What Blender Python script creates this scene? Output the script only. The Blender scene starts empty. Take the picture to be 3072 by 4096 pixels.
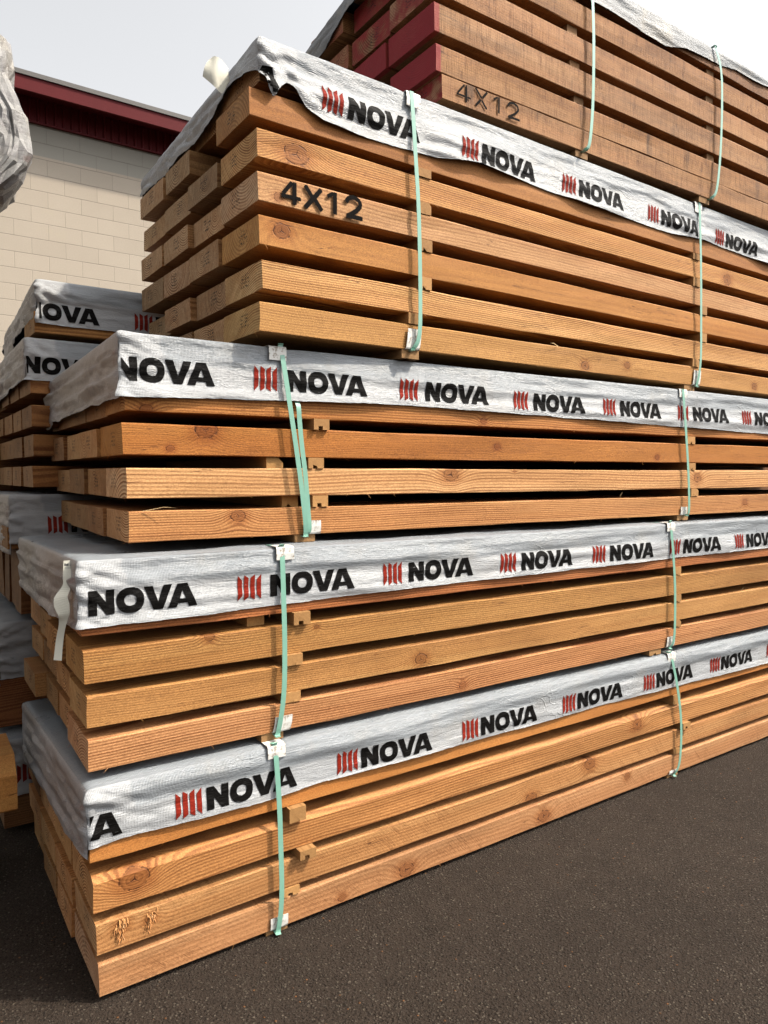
import bpy, bmesh, math, random
from mathutils import Vector, Matrix, noise as mn
R = math.radians
sc = bpy.context.scene
C = sc.collection
random.seed(7)

# ------------------------------------------------------------------ camera
cam = bpy.data.cameras.new("camera"); co = bpy.data.objects.new("camera", cam); C.objects.link(co)
cam.sensor_fit = 'HORIZONTAL'; cam.sensor_width = 36.0; cam.lens = 2878.77 / 3072 * 36
cam.clip_start = 0.05; cam.clip_end = 1500
co.location = (0, 0, 1.45)
co.rotation_euler = (R(90 - 3.019), 0, R(55.611 - 90))
sc.camera = co
# ------------------------------------------------------------------ sky, sun, exposure
SUN = Vector((0.50, -0.40, 0.77)).normalized()
w = bpy.data.worlds.new("World"); sc.world = w; w.use_nodes = True
nt = w.node_tree; nt.nodes.clear()
sky = nt.nodes.new('ShaderNodeTexSky'); sky.sky_type = 'NISHITA'; sky.sun_disc = False
sky.sun_elevation = math.asin(SUN.z); sky.sun_rotation = math.atan2(SUN.x, SUN.y)
sky.air_density = 1.0; sky.dust_density = 6.0; sky.ozone_density = 1.0; sky.altitude = 0
hs = nt.nodes.new('ShaderNodeHueSaturation'); hs.inputs['Saturation'].default_value = 0.09
bg = nt.nodes.new('ShaderNodeBackground'); bg.inputs['Strength'].default_value = 0.13
wo = nt.nodes.new('ShaderNodeOutputWorld')
nt.links.new(sky.outputs[0], hs.inputs['Color']); nt.links.new(hs.outputs[0], bg.inputs['Color']); nt.links.new(bg.outputs[0], wo.inputs['Surface'])
ld = bpy.data.lights.new("sun", 'SUN'); ld.energy = 2.9; ld.angle = R(1.6); ld.color = (1.0, 0.90, 0.76)
lo = bpy.data.objects.new("sun", ld); C.objects.link(lo); lo.location = (6, -6, 12)
lo.rotation_euler = SUN.to_track_quat('Z', 'Y').to_euler()
sc.view_settings.view_transform = 'Standard'; sc.view_settings.look = 'None'
sc.view_settings.exposure = 1.25; sc.view_settings.gamma = 1.0
sc.render.engine = 'CYCLES'
sc.cycles.max_bounces = 8; sc.cycles.diffuse_bounces = 4

# ------------------------------------------------------------------ node helper
class G:
    def __init__(s, name):
        s.m = bpy.data.materials.new(name); s.m.use_nodes = True
        s.t = s.m.node_tree; s.t.nodes.clear()
        s.out = s.t.nodes.new('ShaderNodeOutputMaterial')
        s.b = s.t.nodes.new('ShaderNodeBsdfPrincipled')
        s.t.links.new(s.b.outputs[0], s.out.inputs[0])
    def n(s, typ, **kw):
        nd = s.t.nodes.new(typ)
        for k, v in kw.items(): setattr(nd, k, v)
        return nd
    def put(s, sock, v):
        if v is None: return
        if isinstance(v, bpy.types.NodeSocket): s.t.links.new(v, sock)
        else:
            try: sock.default_value = v
            except Exception:
                sock.default_value = tuple(v) + (1.0,)
    def mth(s, op, a, b=None, c=None, clamp=False):
        nd = s.n('ShaderNodeMath', operation=op); nd.use_clamp = clamp
        for i, v in enumerate((a, b, c)): s.put(nd.inputs[i], v)
        return nd.outputs[0]
    def add(s, a, b): return s.mth('ADD', a, b)
    def sub(s, a, b): return s.mth('SUBTRACT', a, b)
    def mul(s, a, b): return s.mth('MULTIPLY', a, b)
    def xyz(s, v):
        nd = s.n('ShaderNodeSeparateXYZ'); s.put(nd.inputs[0], v); return nd.outputs
    def vec(s, x=0., y=0., z=0.):
        nd = s.n('ShaderNodeCombineXYZ')
        for i, v in enumerate((x, y, z)): s.put(nd.inputs[i], v)
        return nd.outputs[0]
    def noise(s, v, scale=1., detail=3., rough=.55, dist=0.):
        nd = s.n('ShaderNodeTexNoise'); s.put(nd.inputs['Vector'], v)
        nd.inputs['Scale'].default_value = scale; nd.inputs['Detail'].default_value = detail
        nd.inputs['Roughness'].default_value = rough; nd.inputs['Distortion'].default_value = dist
        return nd.outputs['Fac']
    def white(s, v):
        nd = s.n('ShaderNodeTexWhiteNoise', noise_dimensions='3D'); s.put(nd.inputs['Vector'], v); return nd.outputs['Value']
    def vor(s, v, scale, feature='F1'):
        nd = s.n('ShaderNodeTexVoronoi', feature=feature); s.put(nd.inputs['Vector'], v); nd.inputs['Scale'].default_value = scale
        return nd.outputs
    def step(s, v, lo, hi, a=0., b=1.):
        nd = s.n('ShaderNodeMapRange', interpolation_type='SMOOTHSTEP'); s.put(nd.inputs[0], v)
        for i, q in zip((1, 2, 3, 4), (lo, hi, a, b)): s.put(nd.inputs[i], q)
        return nd.outputs[0]
    def mix(s, f, a, b, mode='MIX'):
        nd = s.n('ShaderNodeMix', data_type='RGBA', blend_type=mode, clamp_factor=True)
        s.put(nd.inputs[0], f)
        for i, v in ((6, a), (7, b)):
            if isinstance(v, bpy.types.NodeSocket): s.t.links.new(v, nd.inputs[i])
            else: nd.inputs[i].default_value = tuple(v) + (1.0,)
        return nd.outputs[2]
    def attr(s, name, out='Color'):
        nd = s.n('ShaderNodeAttribute', attribute_type='OBJECT', attribute_name=name); return nd.outputs[out]
    def bump(s, h, strength=.4, dist=.002):
        nd = s.n('ShaderNodeBump'); nd.inputs['Strength'].default_value = strength; nd.inputs['Distance'].default_value = dist
        s.put(nd.inputs['Height'], h); s.t.links.new(nd.outputs[0], s.b.inputs['Normal'])
    def done(s, col, rough=.7, spec=.3):
        s.put(s.b.inputs['Base Color'], col); s.put(s.b.inputs['Roughness'], rough)
        s.b.inputs['Specular IOR Level'].default_value = spec
        return s.m

# ------------------------------------------------------------------ materials
def wood_material():
    g = G('douglas_fir')
    tc = g.n('ShaderNodeTexCoord'); P = tc.outputs['Object']
    x, y, z = g.xyz(P)[0:3]
    nx = g.xyz(tc.outputs['Normal'])[0]
    endm = g.mth('GREATER_THAN', g.mth('ABSOLUTE', nx), .7)
    seed = g.attr('seed', 'Fac')
    sx = g.add(x, seed)
    tone = g.mix(1., g.attr('tone'), (.625, .515, .395), 'MULTIPLY')
    pa = g.xyz(g.attr('pith', 'Vector'))     # pith y, pith z, ring spacing
    pb = g.xyz(g.attr('look', 'Vector'))     # ring contrast, saw amount, saw angle
    pc = g.xyz(g.attr('wear', 'Vector'))     # red paint, stain, grey
    # rings round a wandering pith
    w1 = g.sub(g.noise(g.vec(g.mul(sx, .55), seed, 0.), 1., 2.), .5)
    w2 = g.sub(g.noise(g.vec(g.mul(sx, .6), 9.1, seed), 1., 2.), .5)
    w3 = g.sub(g.noise(g.vec(g.mul(sx, 5.0), g.mul(y, 14.), g.mul(z, 14.)), 1., 2.), .5)
    yy = g.add(g.sub(y, pa[0]), g.mul(w1, .08)); zz = g.add(g.sub(z, pa[1]), g.mul(w2, .075))
    rad = g.mth('SQRT', g.add(g.mul(yy, yy), g.mul(zz, zz)))
    rad = g.add(rad, g.mul(w3, .0065))
    kcol = None; kmask = None; kline = None
    for nm in ('knota', 'knotb', 'knotc', 'knotd'):
        k = g.xyz(g.attr(nm, 'Vector'))
        dx = g.sub(x, k[0]); dz = g.sub(z, k[1]); r = g.mth('MAXIMUM', k[2], .0001)
        wob = g.mul(g.sub(g.noise(g.vec(g.mul(x, 22.), seed, g.mul(z, 22.)), 1., 3., .6), .5), .8)
        d = g.mth('SQRT', g.add(g.mul(g.mul(dx, dx), .55), g.mul(dz, dz)))
        d = g.add(g.mth('DIVIDE', d, r), wob)
        inf = g.mth('EXPONENT', g.mul(g.mul(d, d), -.22))
        has = g.mth('GREATER_THAN', k[2], .002)
        front = g.step(y, .03, .06, 1., 0.)
        has = g.mul(has, front)
        rad = g.add(rad, g.mul(g.mul(g.mul(inf, r), 1.5), has))
        m = g.mul(g.step(d, .86, 1.0, 1., 0.), has)
        l = g.mul(g.mul(g.mul(g.step(d, .86, .98), g.step(d, 1.0, 1.10, 1., 0.)), has), g.step(g.noise(g.vec(g.mul(x, 55.), seed, g.mul(z, 55.)), 1., 2.), .38, .62))
        ring = g.mth('FRACT', g.mul(d, 3.3))
        # star cracks in big knots
        ang = g.mth('ARCTAN2', dz, dx)
        cr = g.mth('ABSOLUTE', g.mth('SINE', g.add(g.mul(ang, 1.5), g.mul(k[0], 9.))))
        crack = g.mul(g.mul(g.step(g.mul(cr, d), .03, .09, 1., 0.), g.step(d, .1, .7, 1., .0)), g.mth('GREATER_THAN', r, .0175))
        l = g.mth('MAXIMUM', l, g.mul(g.mul(crack, has), m))
        halo = g.mul(g.step(d, .8, 2.4, .75, 0.), has)
        kmask = m if kmask is None else g.mth('MAXIMUM', kmask, m)
        kline = l if kline is None else g.mth('MAXIMUM', kline, l)
        kcol = g.mul(ring, m) if kcol is None else g.mth('MAXIMUM', kcol, g.mul(ring, m))
        hal = halo if nm == 'knota' else g.mth('MAXIMUM', hal, halo)
    q = g.mth('DIVIDE', rad, g.mul(g.mth('MAXIMUM', pa[2], .001), 1.35))
    fr = g.mth('FRACT', q)
    late = g.mul(g.step(fr, .22, .66), g.step(fr, .84, 1.0, 1., 0.))
    vary = g.white(g.vec(g.mth('FLOOR', q), seed, 3.))
    late = g.mul(late, g.add(.55, g.mul(vary, .65)))
    fib = g.noise(g.vec(g.mul(sx, 14.), g.mul(y, 420.), g.mul(z, 420.)), 1., 3., .6)
    pore = g.noise(g.vec(g.mul(sx, 60.), g.mul(y, 500.), g.mul(z, 500.)), 1., 2., .6)
    big = g.noise(g.vec(g.mul(sx, 1.7), g.mul(y, 9.), g.mul(z, 9.)), 1., 3., .6)
    con = g.mth('ADD', g.mul(pb[0], .85), g.mul(endm, .30), clamp=True)
    dark = g.mix(1., tone, (.40, .245, .14), 'MULTIPLY')
    lite = g.mix(1., tone, (1.20, 1.20, 1.18), 'MULTIPLY')
    col = g.mix(g.mth('MULTIPLY', late, con, clamp=True), lite, dark)
    col = g.mix(1., col, g.mix(big, (.80, .77, .72), (1.16, 1.18, 1.2)), 'MULTIPLY')
    col = g.mix(g.add(.5, g.mul(con, .3)), col, g.mix(1., col, g.mix(fib, (.72, .68, .64), (1.25, 1.27, 1.3)), 'MULTIPLY'))
    # blotchy paler / redder patches
    bl = g.step(g.noise(g.vec(g.mul(sx, 3.), g.mul(y, 20.), g.mul(z, 26.)), 1., 4., .65), .5, .72)
    col = g.mix(g.mul(bl, .30), col, g.mix(1., col, (1.15, 1.24, 1.38), 'MULTIPLY'))
    # resin flecks and little dark streaks
    grit = g.noise(g.vec(g.mul(sx, 190.), g.mul(y, 430.), g.mul(z, 430.)), 1., 4., .75)
    col = g.mix(1., col, g.mix(g.step(grit, .33, .67), (.66, .63, .60), (1.26, 1.27, 1.28)), 'MULTIPLY')
    wth = g.step(g.noise(g.vec(g.mul(sx, .8), g.mul(y, 4.), g.mul(z, 7.)), 1., 4., .6), .48, .70)
    col = g.mix(g.mul(wth, .45), col, g.mix(1., col, (.62, .57, .54), 'MULTIPLY'))
    ckn = g.noise(g.vec(g.mul(sx, .9), g.mul(y, 28.), g.mul(z, 34.)), 1., 3., .6)
    chk2 = g.mul(g.step(g.mth('ABSOLUTE', g.sub(ckn, .5)), .002, .007, 1., 0.), g.step(g.noise(g.vec(g.mul(sx, 3.5), g.mul(z, 8.), g.add(seed, 6.)), 1., 2.), .56, .64))
    col = g.mix(g.mul(g.mul(chk2, .75), g.sub(1., endm)), col, g.mix(1., tone, (.18, .11, .08), 'MULTIPLY'))
    fl = g.step(g.noise(g.vec(g.mul(sx, 22.), g.mul(y, 150.), g.mul(z, 150.)), 1., 1.), .70, .76)
    col = g.mix(g.mul(fl, .5), col, g.mix(1., col, (.55, .38, .26), 'MULTIPLY'))
    band = g.step(g.noise(g.vec(g.mul(sx, .35), g.add(seed, g.mul(y, 9.)), g.mul(z, 16.)), 1., 2., .5), .44, .60)
    col = g.mix(g.mul(band, .5), col, g.mix(1., col, (.88, .76, .66), 'MULTIPLY'))
    # saw marks
    ca = g.mth('COSINE', pb[2]); sa = g.mth('SINE', pb[2])
    sv = g.add(g.mul(x, ca), g.mul(z, sa)); tv = g.sub(g.mul(z, ca), g.mul(x, sa))
    s1 = g.noise(g.vec(g.mul(sv, 120.), g.mul(tv, 6.), seed), 1., 4., .75)
    s2 = g.mth('SINE', g.add(g.mul(sv, 700.), g.mul(g.noise(g.vec(g.mul(sv, 12.), g.mul(tv, 25.), seed), 1., 2.), 9.)))
    patch = g.mth('MAXIMUM', g.step(g.noise(g.vec(g.mul(sx, 2.6), g.mul(z, 13.), 5.), 1., 3.), .36, .6), g.step(pb[1], .9, 1., 0., .7))
    s3 = g.noise(g.vec(g.mul(sv, 38.), g.mul(tv, 9.), g.add(seed, 2.)), 1., 5., .8)
    sawv = g.mul(g.add(g.mul(g.add(g.step(s1, .46, .66), g.mul(g.step(s2, .2, .9), .30)), .7), g.step(s3, .50, .68)), patch)
    sawv = g.mul(g.mul(sawv, pb[1]), g.sub(1., endm))
    col = g.mix(g.mth('MULTIPLY', sawv, .75, clamp=True), col, g.mix(1., col, (.46, .36, .28), 'MULTIPLY'))
    # rain streaks / grey weathering
    st = g.mul(g.step(g.noise(g.vec(g.mul(sx, 11.), g.mul(z, 2.2), 2.), 1., 4., .6), .55, .70), pc[1])
    st = g.mul(st, g.step(g.noise(g.vec(g.mul(sx, 2.0), g.mul(z, 3.), seed), 1., 3.), .36, .58))
    old = g.mul(g.step(g.noise(g.vec(g.mul(sx, 2.6), g.mul(y, 9.), g.mul(z, 13.)), 1., 5., .7), .44, .66), pc[1])
    col = g.mix(g.mul(old, .6), col, g.mix(1., col, (.52, .48, .46), 'MULTIPLY'))
    col = g.mix(g.mul(st, .75), col, g.mix(1., col, (.20, .19, .20), 'MULTIPLY'))
    mould = g.mul(g.step(g.noise(g.vec(g.mul(sx, 38.), g.mul(y, 60.), g.mul(z, 70.)), 1., 4., .7), .64, .74), g.step(g.noise(g.vec(g.mul(sx, 1.4), 7., seed), 1., 2.), .50, .66))
    col = g.mix(g.mul(mould, .55), col, (.06, .05, .045))
    # knots
    kc = g.mix(kcol, g.mix(1., tone, (.70, .52, .38), 'MULTIPLY'), g.mix(1., tone, (.36, .23, .145), 'MULTIPLY'))
    col = g.mix(hal, col, g.mix(1., col, (.72, .56, .42), 'MULTIPLY'))
    col = g.mix(g.mul(kmask, .85), col, kc)
    col = g.mix(g.mul(kline, .95), col, g.mix(1., tone, (.13, .075, .05), 'MULTIPLY'))
    # end grain: duller, rougher, stamped
    ec = g.mix(1., col, (1.42, 1.85, 2.6), 'MULTIPLY')
    ey = g.noise(g.vec(seed, g.mul(y, 55.), g.mul(z, 55.)), 1., 4., .7)
    ec = g.mix(1., ec, g.mix(ey, (.58, .54, .50), (1.30, 1.30, 1.31)), 'MULTIPLY')
    chk = g.step(g.noise(g.vec(seed, g.mul(y, 260.), g.mul(z, 12.)), 1., 2.), .70, .78)
    ec = g.mix(g.mul(chk, .25), ec, (.06, .04, .03))
    sy = g.sub(y, g.attr('stampy', 'Fac')); sz = g.sub(z, .048)
    cy = g.mth('FLOOR', g.mul(sy, 270.)); cz = g.mth('FLOOR', g.mul(sz, 300.))
    rowm = g.mth('GREATER_THAN', g.mth('FRACT', g.mul(sz, 85.)), .34)
    inr = g.mul(g.mth('LESS_THAN', g.mth('ABSOLUTE', sy), .030), g.mth('LESS_THAN', g.mth('ABSOLUTE', sz), .022))
    stamp = g.mul(g.mul(g.mth('GREATER_THAN', g.white(g.vec(cy, cz, seed)), .50), rowm), g.mul(inr, endm))
    stamp = g.mul(stamp, g.step(g.noise(g.vec(seed, g.mul(y, 90.), g.mul(z, 90.)), 1., 2.), .34, .55))
    red = g.mix(g.noise(g.vec(seed, g.mul(y, 18.), g.mul(z, 22.)), 1., 4., .65), (.27, .012, .016), (.11, .012, .013))
    pm = g.mul(pc[0], g.step(g.noise(g.vec(g.mul(seed, 3.), g.mul(y, 9.), g.mul(z, 12.)), 1., 4., .6), .30, .56, .0, 1.))
    pm = g.mth('MAXIMUM', pm, g.mul(g.step(pc[0], .95, 1.), g.step(g.noise(g.vec(g.add(seed, 4.), g.mul(y, 24.), g.mul(z, 30.)), 1., 5., .7), .25, .45, .62, .95)))
    ec = g.mix(pm, ec, red)
    ec = g.mix(g.mul(stamp, .9), ec, (.012, .011, .011))
    col = g.mix(endm, col, ec)
    rim = g.mul(g.mul(pc[0], g.step(x, .020, .026, 1., 0.)), g.mth('GREATER_THAN', pc[0], .97))
    col = g.mix(g.mul(rim, .8), col, (.20, .012, .018))
    h = g.add(g.add(g.mul(late, g.mul(con, .6)), g.mul(fib, .6)), g.add(g.mul(sawv, -.9), g.mul(kline, -1.2)))
    h = g.add(h, g.mul(big, .6))
    g.bump(h, .55, .0016)
    return g.done(col, .72, .22)

def film_material(name, base, rough=.42, dirt=.25, stripes=0.):
    g = G(name)
    tc = g.n('ShaderNodeTexCoord'); P = tc.outputs['Object']
    x, y, z = g.xyz(P)[0:3]
    a = g.noise(P, 7., 4., .6)
    col = g.mix(a, tuple(c * .86 for c in base), tuple(min(1, c * 1.08) for c in base))
    yz = g.add(y, z)
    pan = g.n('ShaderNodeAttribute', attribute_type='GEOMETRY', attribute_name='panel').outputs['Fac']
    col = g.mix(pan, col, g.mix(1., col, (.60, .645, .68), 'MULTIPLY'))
    streak = g.noise(g.vec(g.mul(x, 2.2), g.mul(y, 60.), g.mul(z, 60.)), 1., 3., .6)
    col = g.mix(1., col, g.mix(streak, (.88, .88, .89), (1.08, 1.08, 1.08)), 'MULTIPLY')
    if stripes:
        zz = g.add(z, g.mul(g.sub(g.noise(g.vec(x, g.mul(y, 3.), g.mul(z, 4.)), 1., 3.), .5), .05))
        b = g.step(g.mth('SINE', g.mul(zz, 70.)), -.15, .15)
        b2 = g.step(g.noise(g.vec(0., g.mul(y, 2.5), g.mul(z, 17.)), 1., 3.), .42, .52)
        f = g.mul(b, b2)
        pc = g.mix(g.step(g.noise(P, 9., 2.), .60, .70), (.155, .145, .145), (.15, .095, .088))
        col = g.mix(g.mul(f, stripes), col, pc)
    d = g.mul(g.step(g.noise(P, 4.2, 6., .7), .50, .74), dirt)
    col = g.mix(d, col, (.30, .27, .22))
    sp = g.mul(g.step(g.noise(P, 90., 2., .6), .70, .76), g.step(g.noise(P, 3., 2.), .55, .7))
    col = g.mix(g.mul(sp, .5), col, (.10, .08, .05))
    weave = g.mth('SINE', g.add(g.mul(yz, 2100.), g.mul(g.noise(P, 30., 2.), 8.)))
    wx = g.mth('SINE', g.mul(g.add(x, g.mul(y, .3)), 1500.))
    fine = g.noise(g.vec(g.mul(x, 26.), g.mul(y, 230.), g.mul(z, 230.)), 1., 4., .65)
    crn = g.noise(g.vec(g.mul(x, 6.), g.mul(y, 34.), g.mul(z, 34.)), 1., 5., .68, .6)
    h = g.add(g.add(g.mul(weave, .10), g.mul(wx, .05)), g.add(g.mul(fine, .8), g.mul(crn, 1.7)))
    c1 = g.mth('ABSOLUTE', g.sub(g.noise(g.vec(g.mul(x, 5.), g.mul(y, 13.), g.mul(z, 13.)), 1., 2., .5, .8), .5))
    c2 = g.mth('ABSOLUTE', g.sub(g.noise(g.vec(g.mul(x, 11.), g.add(5., g.mul(y, 21.)), g.mul(z, 21.)), 1., 2., .5, .5), .5))
    cm = g.step(g.noise(P, 3.2, 2., .5), .50, .72)
    h = g.add(h, g.mul(g.add(g.mul(g.step(c1, 0., .030, 1., 0.), .55), g.mul(g.step(c2, 0., .035, .7, 0.), .4)), cm))
    g.bump(h, .78, .0035)
    rg = g.mul(rough, g.add(.7, g.mul(a, .6)))
    return g.done(col, rg, .5)

def print_material(name, base):
    g = G(name)
    tc = g.n('ShaderNodeTexCoord'); P = tc.outputs['Object']
    x, y, z = g.xyz(P)[0:3]
    f = g.noise(g.vec(g.mul(x, 30.), g.mul(y, 200.), g.mul(z, 260.)), 1., 4., .65)
    col = g.mix(g.step(f, .54, .72), base, tuple(min(1., c * 1.7 + .012) for c in base))
    sc_ = g.step(g.noise(g.vec(g.mul(x, 14.), g.mul(y, 90.), g.mul(z, 120.)), 1., 5., .75, 1.5), .66, .70)
    col = g.mix(g.mul(sc_, .5), col, (.45, .45, .45))
    crn = g.noise(g.vec(g.mul(x, 6.), g.mul(y, 34.), g.mul(z, 34.)), 1., 5., .68, .6)
    g.bump(g.add(g.mul(f, .9), g.mul(crn, 1.7)), .6, .003)
    return g.done(col, .6, .04)

def simple(name, base, rough=.5, spec=.4, var=.2, scale=30., bumpd=0.):
    g = G(name); P = g.n('ShaderNodeTexCoord').outputs['Object']
    f = g.noise(P, scale, 4., .6)
    col = g.mix(f, tuple(c * (1 - var) for c in base), tuple(min(1, c * (1 + var)) for c in base))
    if bumpd: g.bump(g.noise(P, scale * 3, 4., .6), .5, bumpd)
    return g.done(col, rough, spec)

def guard_material():
    g = G('guard_plastic'); P = g.n('ShaderNodeTexCoord').outputs['Object']
    f = g.step(g.noise(P, 55., 4., .7), .50, .62); f2 = g.noise(P, 16., 3.)
    col = g.mix(f2, (.42, .41, .375), (.58, .575, .55))
    col = g.mix(g.mul(f, .8), col, (.17, .13, .09))
    return g.done(col, .45, .4)

def asphalt_material():
    g = G('asphalt'); P = g.n('ShaderNodeTexCoord').outputs['Object']
    big = g.noise(P, .9, 4., .6); mid = g.noise(P, 9., 4., .65)
    col = g.mix(big, (.032, .0235, .0178), (.049, .0365, .028))
    col = g.mix(1., col, g.mix(mid, (.60, .60, .60), (1.40, 1.38, 1.35)), 'MULTIPLY')
    v = g.vor(P, 105.); rnd = g.white(v[1]); rv = g.xyz(v[1])
    stone = g.step(v[0], .26, .46, 1., 0.)
    pick = g.step(rnd, .52, .62)
    sc_ = g.mix(rv[1], (.045, .036, .028), (.135, .112, .086))
    sc_ = g.mix(g.step(rv[0], .975, .98), sc_, (.20, .095, .04))
    col = g.mix(g.mul(g.mul(stone, pick), .85), col, sc_)
    v2 = g.vor(P, 260.); r2 = g.white(v2[1])
    col = g.mix(g.mul(g.mul(g.step(v2[0], .2, .45, 1., 0.), g.step(r2, .70, .75)), .6), col, (.115, .098, .08))
    pit = g.step(g.noise(P, 130., 4., .75), .38, .50, 1., 0.)
    col = g.mix(g.mul(pit, .8), col, (.006, .005, .0045))
    stn = g.step(g.noise(P, .55, 5., .65), .52, .66)
    col = g.mix(g.mul(stn, .22), col, (.017, .0135, .011))
    h = g.add(g.mul(stone, .8), g.mul(g.noise(P, 150., 4., .7), 1.8))
    g.bump(h, 1., .009)
    return g.done(col, .9, .12)

def block_material():
    g = G('painted_block'); P = g.n('ShaderNodeTexCoord').outputs['Object']
    x, y, z = g.xyz(P)[0:3]
    row = g.mth('FLOOR', g.mth('DIVIDE', z, .2032))
    off = g.mul(g.mth('FRACT', g.mul(row, .5)), .4064)
    rx = g.mth('MODULO', g.add(g.add(x, off), 40.64), .4064); rz = g.mth('MODULO', z, .2032)
    ex = g.mth('MINIMUM', rx, g.sub(.4064, rx)); ez = g.mth('MINIMUM', rz, g.sub(.2032, rz))
    jit = g.mul(g.sub(g.noise(P, 30., 3.), .5), .003)
    jz = g.step(g.add(ez, jit), .002, .0055, 1., 0.); jx = g.mul(g.step(g.add(ex, jit), .0015, .0055, 1., 0.), .6)
    joint = g.mth('MAXIMUM', jx, jz)
    cell = g.white(g.vec(g.mth('FLOOR', g.mth('DIVIDE', g.add(g.add(x, off), 40.64), .4064)), row, 1.))
    f = g.noise(P, 1.3, 5., .6)
    col = g.mix(f, (.285, .245, .197), (.34, .297, .242))
    col = g.mix(1., col, g.mix(cell, (.965, .965, .965), (1.03, 1.03, 1.03)), 'MULTIPLY')
    col = g.mix(1., col, g.mix(g.noise(P, 55., 4., .7), (.90, .90, .90), (1.08, 1.08, 1.08)), 'MULTIPLY')
    patch = g.step(g.noise(P, 2.1, 5., .7), .60, .66)
    col = g.mix(g.mul(patch, .35), col, (.32, .28, .215))
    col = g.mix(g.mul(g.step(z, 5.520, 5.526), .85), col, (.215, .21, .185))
    cn = g.mul(g.sub(g.noise(P, 2.6, 5., .65), .5), .35)
    cd = g.mth('ABSOLUTE', g.add(g.sub(x, 1.34), cn))
    crk = g.mul(g.step(cd, .002, .009, 1., 0.), g.step(z, 5.1, 5.2, 1., 0.))
    col = g.mix(g.mul(g.mth('MAXIMUM', joint, crk), .50), col, (.11, .095, .076))
    g.bump(g.add(g.mul(joint, -2.), g.noise(P, 70., 4., .7)), .5, .003)
    return g.done(col, .85, .2)

WOOD = wood_material()
FILM = film_material('wrap_film', (.315, .323, .330), .30)
FILM_OLD = film_material('wrap_film_weathered', (.20, .205, .21), .5, .75)
FILM_END = film_material('wrap_film_end', (.30, .303, .31), .34, .10, .7)
FILM_GREY = film_material('wrap_film_crumpled', (.235, .228, .218), .38, .85, .6)
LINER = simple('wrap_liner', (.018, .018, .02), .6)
INK = print_material('black_ink', (.0042, .0038, .0036))
REDINK = print_material('red_ink', (.165, .015, .008))
STENCIL = simple('stencil_paint', (.0045, .0035, .003), .7, .03, .5, 180.)
STRAPM = simple('strap_green', (.150, .305, .238), .38, .5, .10, 60.)
GUARD = guard_material()
PAPER = simple('tag_paper', (.47, .455, .385), .7, .2, .08, 40., .001)
TAGINK = simple('tag_ink', (.05, .05, .05), .6)
ASPH = asphalt_material()
BLOCK = block_material()
MAROON = simple('maroon_metal', (.078, .0105, .012), .5, .08, .12, 5.)
ROOFEDGE = simple('roof_edge_metal', (.07, .065, .06), .5)

# ------------------------------------------------------------------ object helpers
def tag(o, label=None, cat=None, group=None, kind=None):
    if label: o['label'] = label
    if cat: o['category'] = cat
    if group: o['group'] = group
    if kind: o['kind'] = kind
    return o
def link(name, bm, mats, parent=None, smooth=False):
    me = bpy.data.meshes.new(name); bm.to_mesh(me); bm.free()
    for m in (mats if isinstance(mats, (list, tuple)) else [mats]): me.materials.append(m)
    if smooth: me.polygons.foreach_set('use_smooth', [True] * len(me.polygons))
    o = bpy.data.objects.new(name, me); C.objects.link(o)
    if parent: o.parent = parent
    return o
def box(bm, a, b, mat=0):
    vs = [bm.verts.new((x, y, z)) for x in (a[0], b[0]) for y in (a[1], b[1]) for z in (a[2], b[2])]
    for f in ((0, 1, 3, 2), (4, 6, 7, 5), (0, 4, 5, 1), (2, 3, 7, 6), (0, 2, 6, 4), (1, 5, 7, 3)):
        bm.faces.new([vs[i] for i in f]).material_index = mat
def strip(bm, pts, wdirs, width, th, mat=0):
    """flat band along pts; wdirs gives the width direction at each point"""
    rings = []
    n = len(pts)
    for i, p in enumerate(pts):
        t = (pts[min(n - 1, i + 1)] - pts[max(0, i - 1)]).normalized()
        wd = wdirs[i] - t * wdirs[i].dot(t); wd.normalize()
        nn = t.cross(wd)
        wv = width[i] if isinstance(width, (list, tuple)) else width
        rings.append([bm.verts.new(p + wd * a * wv / 2 + nn * b * th / 2) for a, b in ((-1, -1), (1, -1), (1, 1), (-1, 1))])
    for i in range(n - 1):
        for k in range(4):
            bm.faces.new([rings[i][k], rings[i][(k + 1) % 4], rings[i + 1][(k + 1) % 4], rings[i + 1][k]]).material_index = mat
    bm.faces.new(rings[0][::-1]).material_index = mat; bm.faces.new(rings[-1]).material_index = mat
def smoothpath(pts, n=6):
    out = []
    for i in range(len(pts) - 1):
        p0, p1, p2, p3 = pts[max(0, i - 1)], pts[i], pts[i + 1], pts[min(len(pts) - 1, i + 2)]
        for k in range(n):
            t = k / n
            out.append(.5 * ((2 * p1) + (p2 - p0) * t + (2 * p0 - 5 * p1 + 4 * p2 - p3) * t * t + (3 * p1 - p0 - 3 * p2 + p3) * t ** 3))
    out.append(pts[-1].copy()); return out
class Frame:
    def __init__(s, Y0, deg): s.Y0 = Y0; s.w = R(deg); s.c = math.cos(s.w); s.s = math.sin(s.w)
    def __call__(s, u, v, z): return Vector((u * s.c - v * s.s, s.Y0 + u * s.s + v * s.c, z))
    def place(s, o, u, v, z): o.location = s(u, v, z); o.rotation_euler = (0, 0, s.w)

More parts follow.
